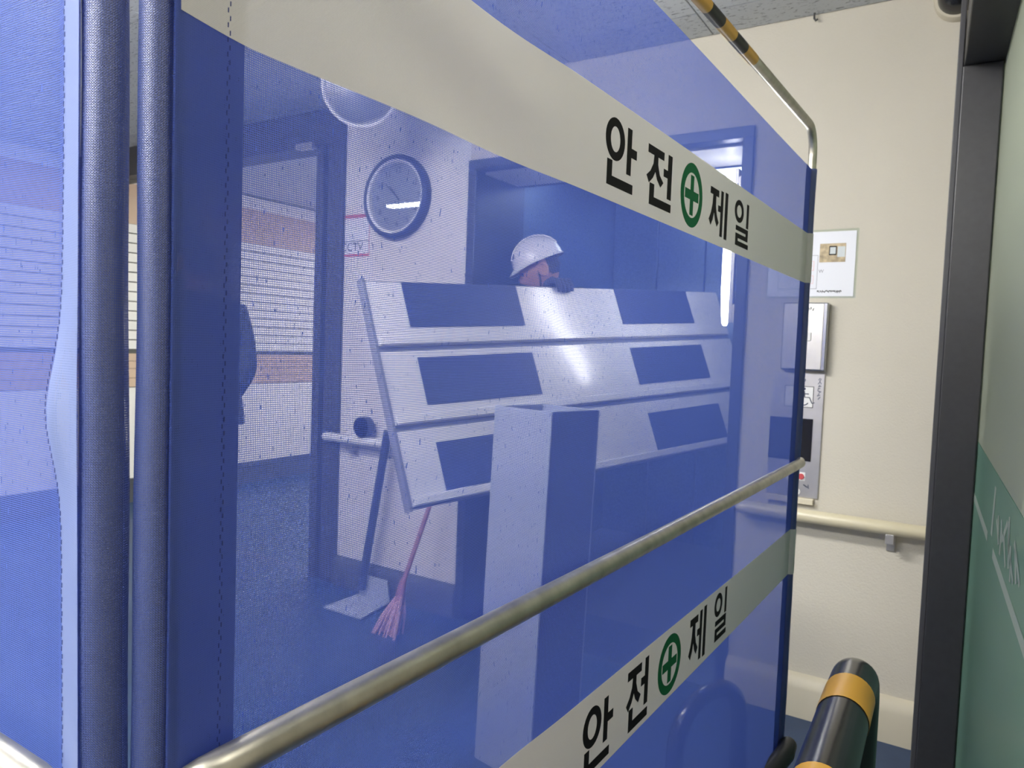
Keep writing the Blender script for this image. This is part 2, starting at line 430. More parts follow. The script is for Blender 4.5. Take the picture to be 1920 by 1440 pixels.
MB().box((-.7485, 2.915, 1.90), (-.815, 2.945, 1.97)).build('bracket', 'steel_plate', sl)  # added with the reflection strip
MB().box((-.812, 2.912, 1.40), (-.826, 2.948, 2.0)).build('added_channel', 'steel_plate', sl)
lp = [(-.842, 2.93, z_) for z_ in (1.387, 1.40, 1.46, 1.55, 1.99)]
MB().tube(lp, [.006, .012, .017, .020, .021], 14).build('tube', 'glow_strip', sl, smooth=True)

# ---- ceiling lamps, added as fill except the one mirrored in the clock
def batten(name, c, lx, ly, m, label, drop=.06, group=None):
    t = thing(name, (c[0], c[1], CEIL), label, 'light')
    MB().box((c[0] - lx / 2 - .02, c[1] - ly / 2 - .02, CEIL - .02), (c[0] + lx / 2 + .02, c[1] + ly / 2 + .02, CEIL)).build('housing', 'plastic_white', t, bevel=.003)
    MB().box((c[0] - lx / 2, c[1] - ly / 2, CEIL - drop), (c[0] + lx / 2, c[1] + ly / 2, CEIL - .02)).build('diffuser', m, t, bevel=.006)
    return t
batten('ceiling_or_added_lamp', (-3.66, .59), 1.30, .07, 'lamp_lobby', 'long ceiling lamp mirrored in the clock glass', .042)
batten('ceiling_or_added_lamp', (-1.75, .75), 1.20, .22, 'lamp_lobby', 'added long ceiling lamp over the fenced lobby in front of the elevator', .13)  # added to light the lobby as a whole
batten('ceiling_or_added_lamp', (.42, .45), .60, .60, 'fill_near', 'added square fill lamp above the viewer', .09)  # added fill that brightens the white bands and cream wall
batten('ceiling_or_added_lamp', (-.95, -.75), 1.2, .25, 'fill_side', 'added long fill lamp on the viewer side of the fence')  # added fill that brightens the left fence from the front
batten('ceiling_or_added_lamp', (-3.13, 3.95), .40, 1.4, 'fill_passage', 'added wide fill lamp in the passage beyond the glass door')  # added to brighten the passage, placed out of view
batten('ceiling_or_added_lamp', (-4.1, 6.2), .6, 1.6, 'fill_passage', 'added far fill lamp deep in the passage')  # second added source for the passage, also unseen

# ================================================================== safety fences
dA = V((0.02119, 0.99978, 0)); nA = V((-0.99978, 0.02119, 0)); AOFF = .37
def PA(s, o, z): return dA * s + nA * (AOFF + o) + V((0, 0, z))
PR, SR = .0092, .0098          # pipe and sleeve radius
def wrinkle(s, z):
    m = max(0.0, 1 - ((s - .49) / .21) ** 2) ** 2
    return .0045 * m * sin(2 * pi * (s * 2.2 + (z - 1.45) * 9.0)) + .0005 * sin(6 * s + 3 * z)
def offA(s, z, near=.22, seam=.258):
    if s < seam + .02:
        k = max(0.0, (seam + .02 - s) / (seam + .02 - near))
        base = -.0125 * k ** 1.3
    else: base = 0.0
    return base + wrinkle(s, z) * min(1, max(0, (s - .28) / .06)) * min(1, max(0, (1.74 - s) / .1))
def sheet(name, m, P, s0, s1, z0, z1, ns, nz, parent, off, extra=0.0, thick=.00012):
    me = bpy.data.meshes.new(name); org = THING[parent]
    vs = []; uvs = []
    for j in range(nz + 1):
        z = z0 + (z1 - z0) * j / nz
        for i in range(ns + 1):
            s = s0 + (s1 - s0) * i / ns
            vs.append(P(s, off(s, z) + extra, z) - org); uvs.append((s, z))
    fs = [(j * (ns + 1) + i, j * (ns + 1) + i + 1, (j + 1) * (ns + 1) + i + 1, (j + 1) * (ns + 1) + i) for j in range(nz) for i in range(ns)]
    me.from_pydata(vs, [], fs); uvl = me.uv_layers.new(name='UVMap')
    for lp_ in me.loops: uvl.data[lp_.index].uv = uvs[lp_.vertex_index]
    for p in me.polygons: p.use_smooth = True
    me.materials.append(MATS[m])
    o = bpy.data.objects.new(name, me); COL.objects.link(o); o.parent = parent; THING[o] = org
    md = o.modifiers.new('thickness', 'SOLIDIFY'); md.thickness = thick; md.offset = 0; md.use_rim = False
    return o
def sleeve(name, m, P, s, o_, r, z0, z1, parent, nz=40, n=20, wob=.0006):
    me = bpy.data.meshes.new(name); org = THING[parent]; vs = []; uvs = []
    for j in range(nz + 1):
        z = z0 + (z1 - z0) * j / nz
        for k in range(n + 1):
            th = 2 * pi * k / n
            rr = r + wob * sin(9 * z + 2 * th) + wob * .5 * sin(31 * z + th)
            vs.append(P(s + rr * cos(th), o_ + rr * sin(th), z) - org); uvs.append((th * r, z))
    fs = [(j * (n + 1) + k, j * (n + 1) + k + 1, (j + 1) * (n + 1) + k + 1, (j + 1) * (n + 1) + k) for j in range(nz) for k in range(n)]
    me.from_pydata(vs, [], fs); uvl = me.uv_layers.new(name='UVMap')
    for lp_ in me.loops: uvl.data[lp_.index].uv = uvs[lp_.vertex_index]
    for p in me.polygons: p.use_smooth = True
    me.materials.append(MATS[m])
    o = bpy.data.objects.new(name, me); COL.objects.link(o); o.parent = parent; THING[o] = org
    return o
def bent_frame(P, s0, s1, ztop, r, zb=.03, bend=.055, znear=None):
    znear = ztop if znear is None else znear
    """post pieces: near post, far post, top rail incl. bends"""
    pts = []
    def arc(cx_, cz_, a0, a1):
        return [P(cx_ + bend * cos(a0 + (a1 - a0) * k / 8), 0, cz_ + bend * sin(a0 + (a1 - a0) * k / 8)) for k in range(9)]
    pts += arc(s0 + bend, znear - bend, pi, pi / 2) + arc(s1 - bend, ztop - bend, pi / 2, 0)
    return pts

# ---- glyph strokes (unit box, x right, y up)
def ring(cx_, cy_, rx, ry, ix, iy, n=28): return ('ring', cx_, cy_, rx, ry, ix, iy, n)
GL = {
 'an': [ring(.29, .69, .29, .31, .145, .185), [(.66, .27), (.80, .27), (.80, .55), (.98, .55), (.98, .69), (.80, .69), (.80, .97), (.66, .97)],
        [(.07, 0), (.88, 0), (.88, .145), (.22, .145), (.22, .37), (.07, .37)]],
 'jeon': [[(.03, .985), (.03, .845), (.24, .845), (.22, .70), (.13, .56), (0, .46), (.09, .35), (.22, .46), (.30, .58), (.37, .46), (.50, .36), (.60, .46), (.46, .56), (.385, .72), (.385, .845), (.60, .845), (.60, .985)],
          [(.60, .58), (.60, .715), (.755, .715), (.755, 1.0), (.91, 1.0), (.91, .22), (.755, .22), (.755, .58)],
          [(.12, 0), (.92, 0), (.92, .145), (.28, .145), (.28, .36), (.12, .36)]],
 'je': [[(.03, .95), (.03, .81), (.17, .81), (.15, .60), (.09, .42), (0, .28), (.10, .17), (.19, .30), (.245, .46), (.31, .30), (.41, .19), (.50, .29), (.39, .42), (.325, .60), (.32, .81), (.46, .81), (.46, .95)],
        [(.44, .52), (.44, .65), (.57, .65), (.57, .98), (.70, .98), (.70, .02), (.57, .02), (.57, .52)],
        [(.80, 0), (.95, 0), (.95, 1.0), (.80, 1.0)]],
 'il': [ring(.29, .745, .28, .245, .15, .135), [(.76, .46), (.90, .46), (.90, 1.0), (.76, 1.0)],
        [(.12, .43), (.12, .325), (.76, .325), (.76, .265), (.12, .265), (.12, 0), (.94, 0), (.94, .105), (.27, .105), (.27, .165), (.90, .165), (.90, .43)]],
}
def put_strokes(mb, strokes, fn):
    for st in strokes:
        if st[0] == 'ring':
            _, cx_, cy_, rx, ry, ix, iy, n = st
            vs = []
            for d in (0, 1):
                for k in range(n):
                    th = 2 * pi * k / n; vs.append(fn(cx_ + rx * cos(th), cy_ + ry * sin(th), d))
                for k in range(n):
                    th = 2 * pi * k / n; vs.append(fn(cx_ + ix * cos(th), cy_ + iy * sin(th), d))
            fs = []
            for k in range(n):
                j = (k + 1) % n
                fs += [(k, j, n + j, n + k), (2 * n + k, 3 * n + k, 3 * n + j, 2 * n + j), (k, 2 * n + k, 2 * n + j, j), (n + k, n + j, 3 * n + j, 3 * n + k)]
            mb.add(vs, fs)
        else: mb.prism(st, fn, 0, 1)
GNAME = {'an': 'hangul_syllable_an', 'jeon': 'hangul_syllable_jeon', 'je': 'hangul_syllable_je', 'il': 'hangul_syllable_il'}
def lettering(band, P, off, sgn, z0, z1, boxes, circ):
    for k, (s0, s1, a0, a1) in boxes.items():
        mb = MB()
        put_strokes(mb, GL[k], lambda x, y, d: P(s0 + (s1 - s0) * x, off(s0 + (s1 - s0) * x, a0 + (a1 - a0) * y) + sgn * (.0011 + .0003 * d), a0 + (a1 - a0) * y))
        tag(mb.build(GNAME[k], 'ink_black', band), 'black printed letter')
    cs, cz, rs, rz = circ
    mb = MB(); F = lambda x, y, d: P(cs + rs * x, off(cs + rs * x, cz + rz * y) + sgn * (.0011 + .0003 * d), cz + rz * y)
    put_strokes(mb, [ring(0, 0, 1, 1, .70, .70, 40)], F)
    put_strokes(mb, [[(-.15, -.62), (.15, -.62), (.15, -.15), (.62, -.15), (.62, .15), (.15, .15), (.15, .62), (-.15, .62), (-.15, .15), (-.62, .15), (-.62, -.15), (-.15, -.15)]], F)
    tag(mb.build('green_cross_emblem', 'ink_green', band), 'green cross in a ring')
BX1 = {'an': (.732, .817, 1.462, 1.538), 'jeon': (.846, .936, 1.461, 1.534), 'je': (1.082, 1.176, 1.459, 1.532), 'il': (1.208, 1.300, 1.459, 1.535)}
BX2 = {'an': (.739, .822, .778, .857), 'jeon': (.860, .938, .778, .862), 'je': (1.092, 1.176, .781, .865), 'il': (1.212, 1.288, .784, .868)}

fa = thing('safety_fence', (PA(.95, 0, 0)), 'blue mesh safety fence with green cross lettering receding toward the cream wall', 'fence', 'blue mesh safety fences')
S0, S1, ZT = .22, 1.775, 1.79
MB().tube([PA(S0, 0, .03), PA(S0, 0, 1.693)], PR, 20).build('post', 'galvanised', fa, smooth=True)
MB().tube([PA(S1, 0, .03), PA(S1, 0, 1.735)], PR, 20).build('post', 'galvanised', fa, smooth=True)
ZN = 1.748
top = bent_frame(PA, S0, S1, ZT, PR, znear=ZN)
def zr_(s): return ZN + (ZT - ZN) * (s - S0 - .055) / (S1 - S0 - .11)
rl = MB().tube(top, PR, 20, cap=False).build('top_rail', 'galvanised', fa, smooth=True)
for k in range(8):       # black and yellow tape along the top rail
    a_ = 1.272 - (k + 1) * .060
    MB().tube([PA(a_, 0, zr_(a_)), PA(a_ + .060, 0, zr_(a_ + .06))], PR + .0006, 20, cap=False).build('warning_tape', 'tape_black' if k % 2 else 'tape_yellow', rl, smooth=True)
# middle rail on the viewer side, flattened near end
mrail = []
MB().tube([PA(.2285, -.012, 1.037), PA(.236, -.018, 1.037), PA(.25, -.0215, 1.037), PA(.275, -.0215, 1.037), PA(1.73, -.0215, 1.037), PA(1.765, -.014, 1.037)],
          [.004, .0085, .0105, .0106, .0106, .009], 20).build('middle_rail', 'galvanised', fa, smooth=True)
MB().tube([PA(S0, 0, .12), PA(S1, 0, .12)], PR, 16).build('bottom_rail', 'galvanised', fa, smooth=True)
sh = sheet('mesh_sheet', 'mesh_blue', PA, S0, S1, .36, 1.702, 150, 90, fa, offA)
sheet('hem', 'hem_blue', PA, S0, .270, .36, 1.702, 8, 60, sh, offA, -.0007)
sheet('hem', 'hem_blue', PA, 1.715, S1, .36, 1.702, 6, 20, sh, offA, -.0007)
st = MB()
for z_ in range(0, 330):
    z0 = .37 + z_ * .004
    a_ = .2575 + (.0008 if z_ % 2 else -.0008)
    st.obox(PA(a_, offA(a_, z0) - .0012, z0), dA * .0005, nA * -.0003, V((0, 0, .0026)))
tag(st.build('stitching', 'thread', sh), 'dark stitched seam', kind='stuff')
sleeve('post_sleeve', 'sleeve_blue', PA, S0, 0, SR + .0004, .36, 1.702, fa, 80, 24)
sleeve('post_sleeve', 'sleeve_blue', PA, S1, 0, SR + .0012, .36, 1.702, fa, 60, 24)
bd = sheet('upper_band', 'band_white', PA, S0 + .004, S1, 1.445, 1.557, 150, 12, fa, offA, -.0011)
lettering(bd, PA, offA, -1, 1.445, 1.557, BX1, (1.006, 1.499, .044, .0445))
bd2 = sheet('lower_band', 'band_white', PA, S0 + .004, S1, .77, .876, 150, 12, fa, offA, -.0011)
lettering(bd2, PA, offA, -1, .77, .876, BX2, (1.012, .821, .045, .044))
sleeve('band_wrap', 'band_white', PA, S1, 0, SR + .0020, 1.445, 1.557, bd, 10, 24, .0002)
sleeve('band_wrap', 'band_white', PA, S1, 0, SR + .0020, .77, .876, bd2, 10, 24, .0002)
MB().tube([PA(S1, -.006, .35), PA(S1 - .015, -.024, .368), PA(S1 - .05, -.026, .366), PA(S1 - .17, .002, .335), PA(S1 - .42, .06, .02)], [.014, .020, .021, .020, .018], 18).build('foot_brace', 'rubber_black', fa, smooth=True)
MB().tube([PA(S0, 0, .2), PA(S0 + .03, -.01, .17), PA(S0 + .3, -.02, .02)], [.006, .008, .009], 14).build('foot_brace', 'rubber_black', fa, smooth=True)

# second panel at right angles, meeting the first at the near corner
YB = .21
def PB(s, o, z): return V((-.3828 - s - (z - 1.28) * .0055, YB + o, z))
def offB(s, z):
    b = -.0125 * max(0.0, 1 - s / .05) ** 1.2
    g = math.exp(-((z - 1.235) / .035) ** 2) * math.exp(-((s - .028) / .016) ** 2)
    return b - .009 * g + .0012 * sin(30 * s + 5 * z) * min(1, s / .05) + .0007 * sin(14 * z) * math.exp(-((s - .03) / .03) ** 2)
fb = thing('safety_fence', (PB(.75, 0, 0)), 'pale lit blue mesh safety fence at the left picture edge', 'fence', 'blue mesh safety fences')
E1 = 1.5
MB().tube([PB(0, 0, .03), PB(0, 0, 1.735)], PR, 20).build('post', 'galvanised', fb, smooth=True)
MB().tube([PB(E1, 0, .03), PB(E1, 0, 1.735)], PR, 20).build('post', 'galvanised', fb, smooth=True)
rl = MB().tube(bent_frame(PB, 0, E1, ZT, PR), PR, 20, cap=False).build('top_rail', 'galvanised', fb, smooth=True)
for k in range(8):
    a_ = .35 + k * .092
    MB().tube([PB(a_, 0, ZT), PB(a_ + .092, 0, ZT)], PR + .0006, 20, cap=False).build('warning_tape', 'tape_yellow' if k % 2 else 'tape_black', rl, smooth=True)
MB().tube([PB(.012, -.016, 1.037), PB(.020, -.020, 1.037), PB(.032, -.0215, 1.037), PB(1.46, -.0215, 1.037), PB(1.49, -.014, 1.037)],
          [.004, .0088, .0106, .0106, .008], 20).build('middle_rail', 'galvanised', fb, smooth=True)
MB().tube([PB(0, 0, .12), PB(E1, 0, .12)], PR, 16).build('bottom_rail', 'galvanised', fb, smooth=True)
shb = sheet('mesh_sheet', 'mesh_blue', PB, 0, E1, .36, 1.702, 160, 110, fb, offB)
sheet('hem', 'hem_blue_lit', PB, .0, .036, .36, 1.702, 12, 110, shb, offB, -.0009)
st = MB()
for z_ in range(0, 330):
    z0 = .37 + z_ * .004
    a_ = .033 + (.0007 if z_ % 2 else -.0007)
    st.obox(PB(a_, offB(a_, z0) - .0014, z0), V((-.0005, 0, 0)), V((0, -.0003, 0)), V((0, 0, .0026)))
tag(st.build('stitching', 'thread', shb), 'dark stitched seam', kind='stuff')
sleeve('post_sleeve', 'sleeve_blue', PB, 0, 0, SR + .0015, .36, 1.702, fb, 80, 24)
sleeve('post_sleeve', 'sleeve_blue', PB, E1, 0, SR + .0012, .36, 1.702, fb, 60, 24)
bb = sheet('upper_band', 'band_white', PB, .15, E1, 1.445, 1.557, 60, 8, fb, offB, -.0011)
sheet('lower_band', 'band_white', PB, .15, E1, .77, .876, 60, 8, fb, offB, -.0011)
for e in (0, E1):
    MB().tube([PB(e, 0, .2), PB(e + (.03 if e == 0 else -.03), -.01, .17), PB(e + (.3 if e == 0 else -.3), -.02, .02)], [.006, .008, .009], 14).build('foot_brace', 'rubber_black', fb, smooth=True)

# ================================================================== carried panel
TL = V((-1.7066, 1.7805, 1.4785)); PH, RI, TA, HH = radians(17.254), radians(3.163), radians(20.458), .7735
Ld = V((sin(PH) * cos(RI), cos(PH) * cos(RI), sin(RI)))
sd = Ld.cross(V((0, 0, 1))).normalized(); upv = sd.cross(Ld)
dn = -(upv * cos(TA)) + sd * sin(TA); nf = Ld.cross(dn)
if nf.dot(EYE - TL) < 0: nf = -nf
def BP(s, wv, d=0.0): return TL + Ld * s + dn * (wv * HH) + nf * d
bp = thing('carried_panel', BP(1.0, 1.0), 'large white panel with dark rectangles carried out of the elevator', 'panel')
LEN = 2.0
rows = ((0, .317), (.317, .662), (.662, 1.0))
prs = ((.012, .222), (.362, .574), (.738, .948))
for (w0, w1), (a0, a1) in zip(rows, prs):
    mb = MB().obox(BP(0, w0 + .012, -.03), Ld * LEN, dn * ((w1 - w0 - .024) * HH), nf * .03)
    ro = mb.build('panel_row', 'panel_white', bp, bevel=.003)
    mb = MB().obox(BP(.012, w1 - .052, .0), Ld * (LEN - .02), dn * (.036 * HH), nf * .008)
    mb.build('ridge', 'panel_white', ro, bevel=.003)
    for c0, c1 in ((.142, .658), (1.225, 1.74)):
        MB().obox(BP(c0, a0, -.001), Ld * (c1 - c0), dn * ((a1 - a0) * HH), nf * .0035).build('dark_rectangle', 'pad_navy', ro)
MB().obox(BP(.004, .004, -.028), Ld * (LEN - .008), dn * (HH * .992), nf * .018).build('core', 'panel_edge', bp)
MB().obox(BP(-.008, -.004, -.032), Ld * .012, dn * (HH * 1.008), nf * .036).build('edge_strip', 'panel_edge', bp, bevel=.002)

# ================================================================== tall open box
E0 = V((-.986, 1.793, 0)); u1 = V((-.982, .19, 0)).normalized(); u2 = V((.29, .957, 0)).normalized()
W1, W2, HB = .225, .20, 1.095
lean = V((.846, .531, 0)).normalized() * .026
tb = thing('tall_box', E0 + u1 * .11 + u2 * .1, 'tall narrow open-topped grey box standing in front of the carried panel', 'box')
ez = V((0, 0, HB)) + lean
B0 = E0 - lean
def wallp(o, e1, th, m, nm): MB().obox(o, e1, th, ez).build(nm, m, tb, bevel=.004)
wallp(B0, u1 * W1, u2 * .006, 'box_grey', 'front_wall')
wallp(B0 + u2 * .006, u2 * (W2 - .012), u1 * .006, 'box_grey_shaded', 'side_wall')
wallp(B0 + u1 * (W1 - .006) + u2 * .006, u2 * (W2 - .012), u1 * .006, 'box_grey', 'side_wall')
wallp(B0 + u2 * (W2 - .006), u1 * W1, u2 * .006, 'box_grey', 'back_wall')
MB().obox(B0 + V((0, 0, .002)) + u1 * .006 + u2 * .006, u1 * (W1 - .012), u2 * (W2 - .012), V((0, 0, .006))).build('base', 'box_inside', tb)
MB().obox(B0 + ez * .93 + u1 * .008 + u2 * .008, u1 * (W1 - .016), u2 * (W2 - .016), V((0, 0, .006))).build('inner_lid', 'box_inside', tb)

# ================================================================== dustpan and broom against the lobby wall
dp = thing('dustpan', (-2.42, 2.56, 0), 'long handled grey dustpan leaning on the lobby wall under the clock', 'dustpan')
MB().prism([(-.12, 0), (.12, 0), (.10, .22), (-.10, .22)], lambda x, y, d: V((-2.40 + x, 2.42 + y, .004 + .008 * d + y * .05)), 0, 1).build('pan', 'dustpan_grey', dp, bevel=.002)
MB().prism([(-.10, 0), (.10, 0), (.08, .11), (-.08, .11)], lambda x, y, d: V((-2.40 + x, 2.635 + .008 * d, .012 + y)), 0, 1).build('back_plate', 'dustpan_grey', dp, bevel=.002)
MB().tube([(-2.46, 2.61, .06), (-2.345, 2.618, .73), (-2.325, 2.619, .85)], .020, 12).build('handle', 'handle_dark', dp, smooth=True)
br = thing('broom', (-2.05, 2.40, 0), 'pink bristled broom leaning beside the dustpan', 'broom')
bs = MB()
for i in range(46):
    a_ = random.uniform(-1, 1); b_ = random.uniform(-1, 1)
    p0 = V((-2.048 + a_ * .012, 2.42 + b_ * .012, .17)); p1 = V((-2.075 + a_ * .07, 2.375 + b_ * .045, .004))
    bs.tube([p0, p0.lerp(p1, .5) + V((a_ * .008, b_ * .006, 0)), p1], [.006, .006, .004], 5)
tag(bs.build('bristles', 'broom_bristle', br, smooth=True), 'pinkish fanned bristles', kind='stuff')
MB().tube([(-2.052, 2.413, .13), (-2.047, 2.425, .20), (-2.043, 2.433, .24)], [.024, .019, .013], 12).build('socket', 'handle_red', br, smooth=True)
MB().tube([(-2.045, 2.43, .22), (-1.996, 2.53, .537), (-1.93, 2.695, 1.12)], .011, 10).build('handle', 'handle_red', br, smooth=True)

# ================================================================== wall things, lobby side
CK = V((-2.385, D, 1.968))
ck = thing('wall_clock', CK, 'round wall clock with dark blue rim and pale ring', 'clock')
MB().lathe([(.196, 0), (.200, .015), (.198, .04), (.188, .048), (.176, .046), (.174, .012), (.01, .012), (.01, 0)], CK, (0, -1, 0), 64).build('rim', 'clock_rim', ck, smooth=True)
MB().lathe([(.176, .013), (.176, .042), (.164, .040), (.162, .014)], CK, (0, -1, 0), 64).build('inner_ring', 'clock_ring', ck, smooth=True)
fc = MB().lathe([(.165, .012), (.165, .0145), (.002, .0145)], CK, (0, -1, 0), 48).build('dial', 'clock_face', ck)
for h_ in range(1, 13):
    mb = MB(); a_ = pi / 2 - h_ * pi / 6
    put_text(mb, str(h_), .040, lambda x, y: CK + V((.128 * cos(a_) + x, -.0152, .128 * sin(a_) + y)))
    mb.build('numeral', 'ink_black', fc)
def hand(ang, l, w_, nm):
    a_ = radians(ang); d_ = V((sin(a_), 0, cos(a_))); p_ = V((cos(a_), 0, -sin(a_)))
    MB().add([CK + V((0, -.018, 0)) + d_ * -.02 + p_ * w_, CK + V((0, -.018, 0)) + d_ * -.02 - p_ * w_, CK + V((0, -.018, 0)) + d_ * l - p_ * w_ * .4, CK + V((0, -.018, 0)) + d_ * l + p_ * w_ * .4,
              CK + V((0, -.0195, 0)) + d_ * -.02 + p_ * w_, CK + V((0, -.0195, 0)) + d_ * -.02 - p_ * w_, CK + V((0, -.0195, 0)) + d_ * l - p_ * w_ * .4, CK + V((0, -.0195, 0)) + d_ * l + p_ * w_ * .4],
             [(0, 1, 2, 3), (4, 7, 6, 5), (0, 4, 5, 1), (1, 5, 6, 2), (2, 6, 7, 3), (3, 7, 4, 0)]).build(nm, 'ink_black', ck)
hand(-42, .075, .005, 'hour_hand'); hand(-48, .10, .0035, 'minute_hand')
MB().lathe([(.163, .034), (.163, .0355), (.001, .0355)], CK, (0, -1, 0), 48).build('glass', 'clock_glass', ck)
# cctv notice beside the door frame
cn = thing('cctv_notice', (-2.66, D, 1.80), 'red bordered CCTV notice between door frame and clock', 'sign')
pn = MB().box((-2.742, D - .003, 1.695), (-2.572, D - .0005, 1.905)).build('sheet', 'paper', cn)
for a_, b_ in ((1.888, 1.905), (1.695, 1.708)): MB().box((-2.742, D - .004, a_), (-2.572, D - .003, b_)).build('red_bar', 'red_print', pn)
MB().box((-2.575, D - .004, 1.708), (-2.572, D - .003, 1.888)).build('red_line', 'red_print', pn)
MB().box((-2.742, D - .004, 1.770), (-2.575, D - .003, 1.773)).build('rule', 'ink_black', pn)
mb = MB(); put_text(mb, 'CCTV', .058, lambda x, y: V((-2.690 + x, D - .0036, 1.741 + y))); mb.build('lettering', 'ink_black', pn)
# handrails
def handrail(name, x0, x1, z, br_x, label, m):
    t = thing(name, ((x0 + x1) / 2, D, z), label, 'handrail')
    y = D - .062; n = 6; pts = [(x0 - 0, y, z)]; r = [.020]
    MB().tube([(x0, y, z), (x0 + .006, y, z), (x0 + .02, y, z), (x1 - .02, y, z), (x1 - .007, y, z), (x1, y, z)], [.011, .019, .0225, .0225, .019, .011], 20).build('rail', m, t, smooth=True)
    for bx_ in br_x:
        MB().box((bx_ - .013, y - .012, z - .044), (bx_ + .013, y + .012, z - .018)).box((bx_ - .013, y - .012, z - .052), (bx_ + .013, D - .002, z - .040)).box((bx_ - .013, D - .008, z - .088), (bx_ + .013, D - .001, z - .04)).build('bracket', 'steel_plate', t, bevel=.002)
    return t
handrail('handrail', -.69, -.068, .727, (-.19,), 'cream handrail below the call panel', 'handrail_cream')
handrail('handrail', -2.80, -1.99, .775, (-2.62, -2.1), 'pale handrail on the lobby wall beside the carried panel', 'plastic_white')
# roll of tape resting on the lobby handrail
MB_t = MB(); o_ = V((-2.52, D - .062, .8475))
MB_t.lathe([(.050, 0), (.050, .045), (.030, .045), (.030, 0), (.050, 0)], o_ - V((0, .0225, 0)), (0, 1, 0), 28)
tag(MB_t.build('tape_roll', 'handle_dark', org=o_, smooth=True), 'dark roll of tape resting on the lobby handrail', 'tape')
# convex mirror hung from the ceiling
mc = V((-2.185, 2.235, 2.31))
cm = thing('convex_mirror', (mc.x, mc.y, CEIL), 'round convex mirror hanging from the ceiling above the clock', 'mirror')
md_ = (V((0, 0, 1.35)) + V((-.3, -.3, 0)) - mc).normalized()
MB().lathe([(.15, 0), (.146, .012), (.13, .03), (.10, .046), (.06, .056), (.02, .060), (.001, .0605)], mc, md_, 40).build('mirror_face', 'mirror_convex', cm, smooth=True)
MB().lathe([(.15, -.004), (.158, 0), (.156, .012), (.147, .012)], mc, md_, 40).build('rim', 'plastic_white', cm, smooth=True)
MB().tube([mc - md_ * .004, mc - md_ * .05, V((mc.x + .03, mc.y + .05, CEIL))], .010, 10).build('bracket', 'steel_plate', cm, smooth=True)

# ================================================================== wall things, viewer side
def flatbox(x0, x1, z0, z1, d0, d1): return MB().box((x0, D - d1, z0), (x1, D - d0, z1))
ns = thing('wall_notice', (-.50, D, 1.6), 'laminated white notice with a small photo taped on the cream wall', 'notice')
sh_ = flatbox(-.635, -.352, 1.486, 1.708, .001, .0025).build('sheet', 'paper', ns)
flatbox(-.640, -.345, 1.480, 1.716, .0003, .001).build('laminate', 'clear_glass', ns)
ph = flatbox(-.466, -.383, 1.603, 1.667, .0025, .0032).build('photo', 'photo_tan', sh_)
flatbox(-.436, -.412, 1.627, 1.658, .0032, .0036).build('photo_frame', 'ink_black', sh_)
flatbox(-.433, -.415, 1.631, 1.654, .0036, .0039).build('photo_screen', 'photo_pale', sh_)
flatbox(-.409, -.385, 1.620, 1.656, .0032, .0036).build('photo_screen', 'photo_pale', sh_)
def outline(x0, x1, z0, z1, t_, dd, m, nm, par):
    mb = MB()
    for a_, b_, c_, d_ in ((x0, x1, z1 - t_, z1), (x0, x1, z0, z0 + t_), (x0, x0 + t_, z0 + t_, z1 - t_), (x1 - t_, x1, z0 + t_, z1 - t_)):
        mb.box((a_, D - dd - .0004, c_), (b_, D - dd, d_))
    return mb.build(nm, m, par)
outline(-.60, -.470, 1.512, 1.628, .0012, .0026, 'panel_edge', 'printed_frame', sh_)
outline(-.512, -.482, 1.575, 1.608, .0014, .0026, 'pink_print', 'printed_button', sh_)
outline(-.512, -.482, 1.530, 1.558, .0014, .0026, 'pink_print', 'printed_button', sh_)
flatbox(-.503, -.495, 1.568, 1.577, .0026, .003).build('printed_dot', 'red_print', sh_)
mb = MB(); scribble(mb, .016, .012, 3, lambda x, y: V((-.497 + x, D - .0032, 1.594 + y))); mb.build('printed_mark', 'red_print', sh_)
mb = MB(); put_text(mb, 'W', .016, lambda x, y: V((-.458 + x, D - .0032, 1.572 + y))); mb.build('printed_letter', 'panel_edge', sh_)
mb = MB(); scribble(mb, .080, .008, 16, lambda x, y: V((-.428 + x, D - .0032, 1.503 + y))); mb.build('printed_line', 'ink_black', sh_)
# intercom box
ib = thing('intercom_box', (-.49, D, 1.34), 'stainless intercom box between the notice and the call panel', 'intercom')
ibb = flatbox(-.570, -.422, 1.228, 1.463, .0, .034).build('case', 'steel', ib, bevel=.004)
flatbox(-.566, -.436, 1.232, 1.459, .034, .036).build('cover', 'steel_plate', ib, bevel=.001)
flatbox(-.520, -.497, 1.425, 1.452, .036, .0368).build('sticker', 'paper', ib)
mb = MB(); scribble(mb, .014, .018, 3, lambda x, y: V((-.5085 + x, D - .0371, 1.438 + y))); mb.build('sticker_print', 'ink_black', ib)
mb = MB(); scribble(mb, .020, .012, 3, lambda x, y: V((-.478 + x, D - .0363, 1.441 + y))); mb.build('case_print', 'photo_pale', ib)
bt = flatbox(-.508, -.472, 1.330, 1.359, .036, .040).build('button', 'plastic_white', ib, bevel=.003)
flatbox(-.500, -.488, 1.340, 1.350, .040, .0403).build('button_mark', 'pink_print', bt)
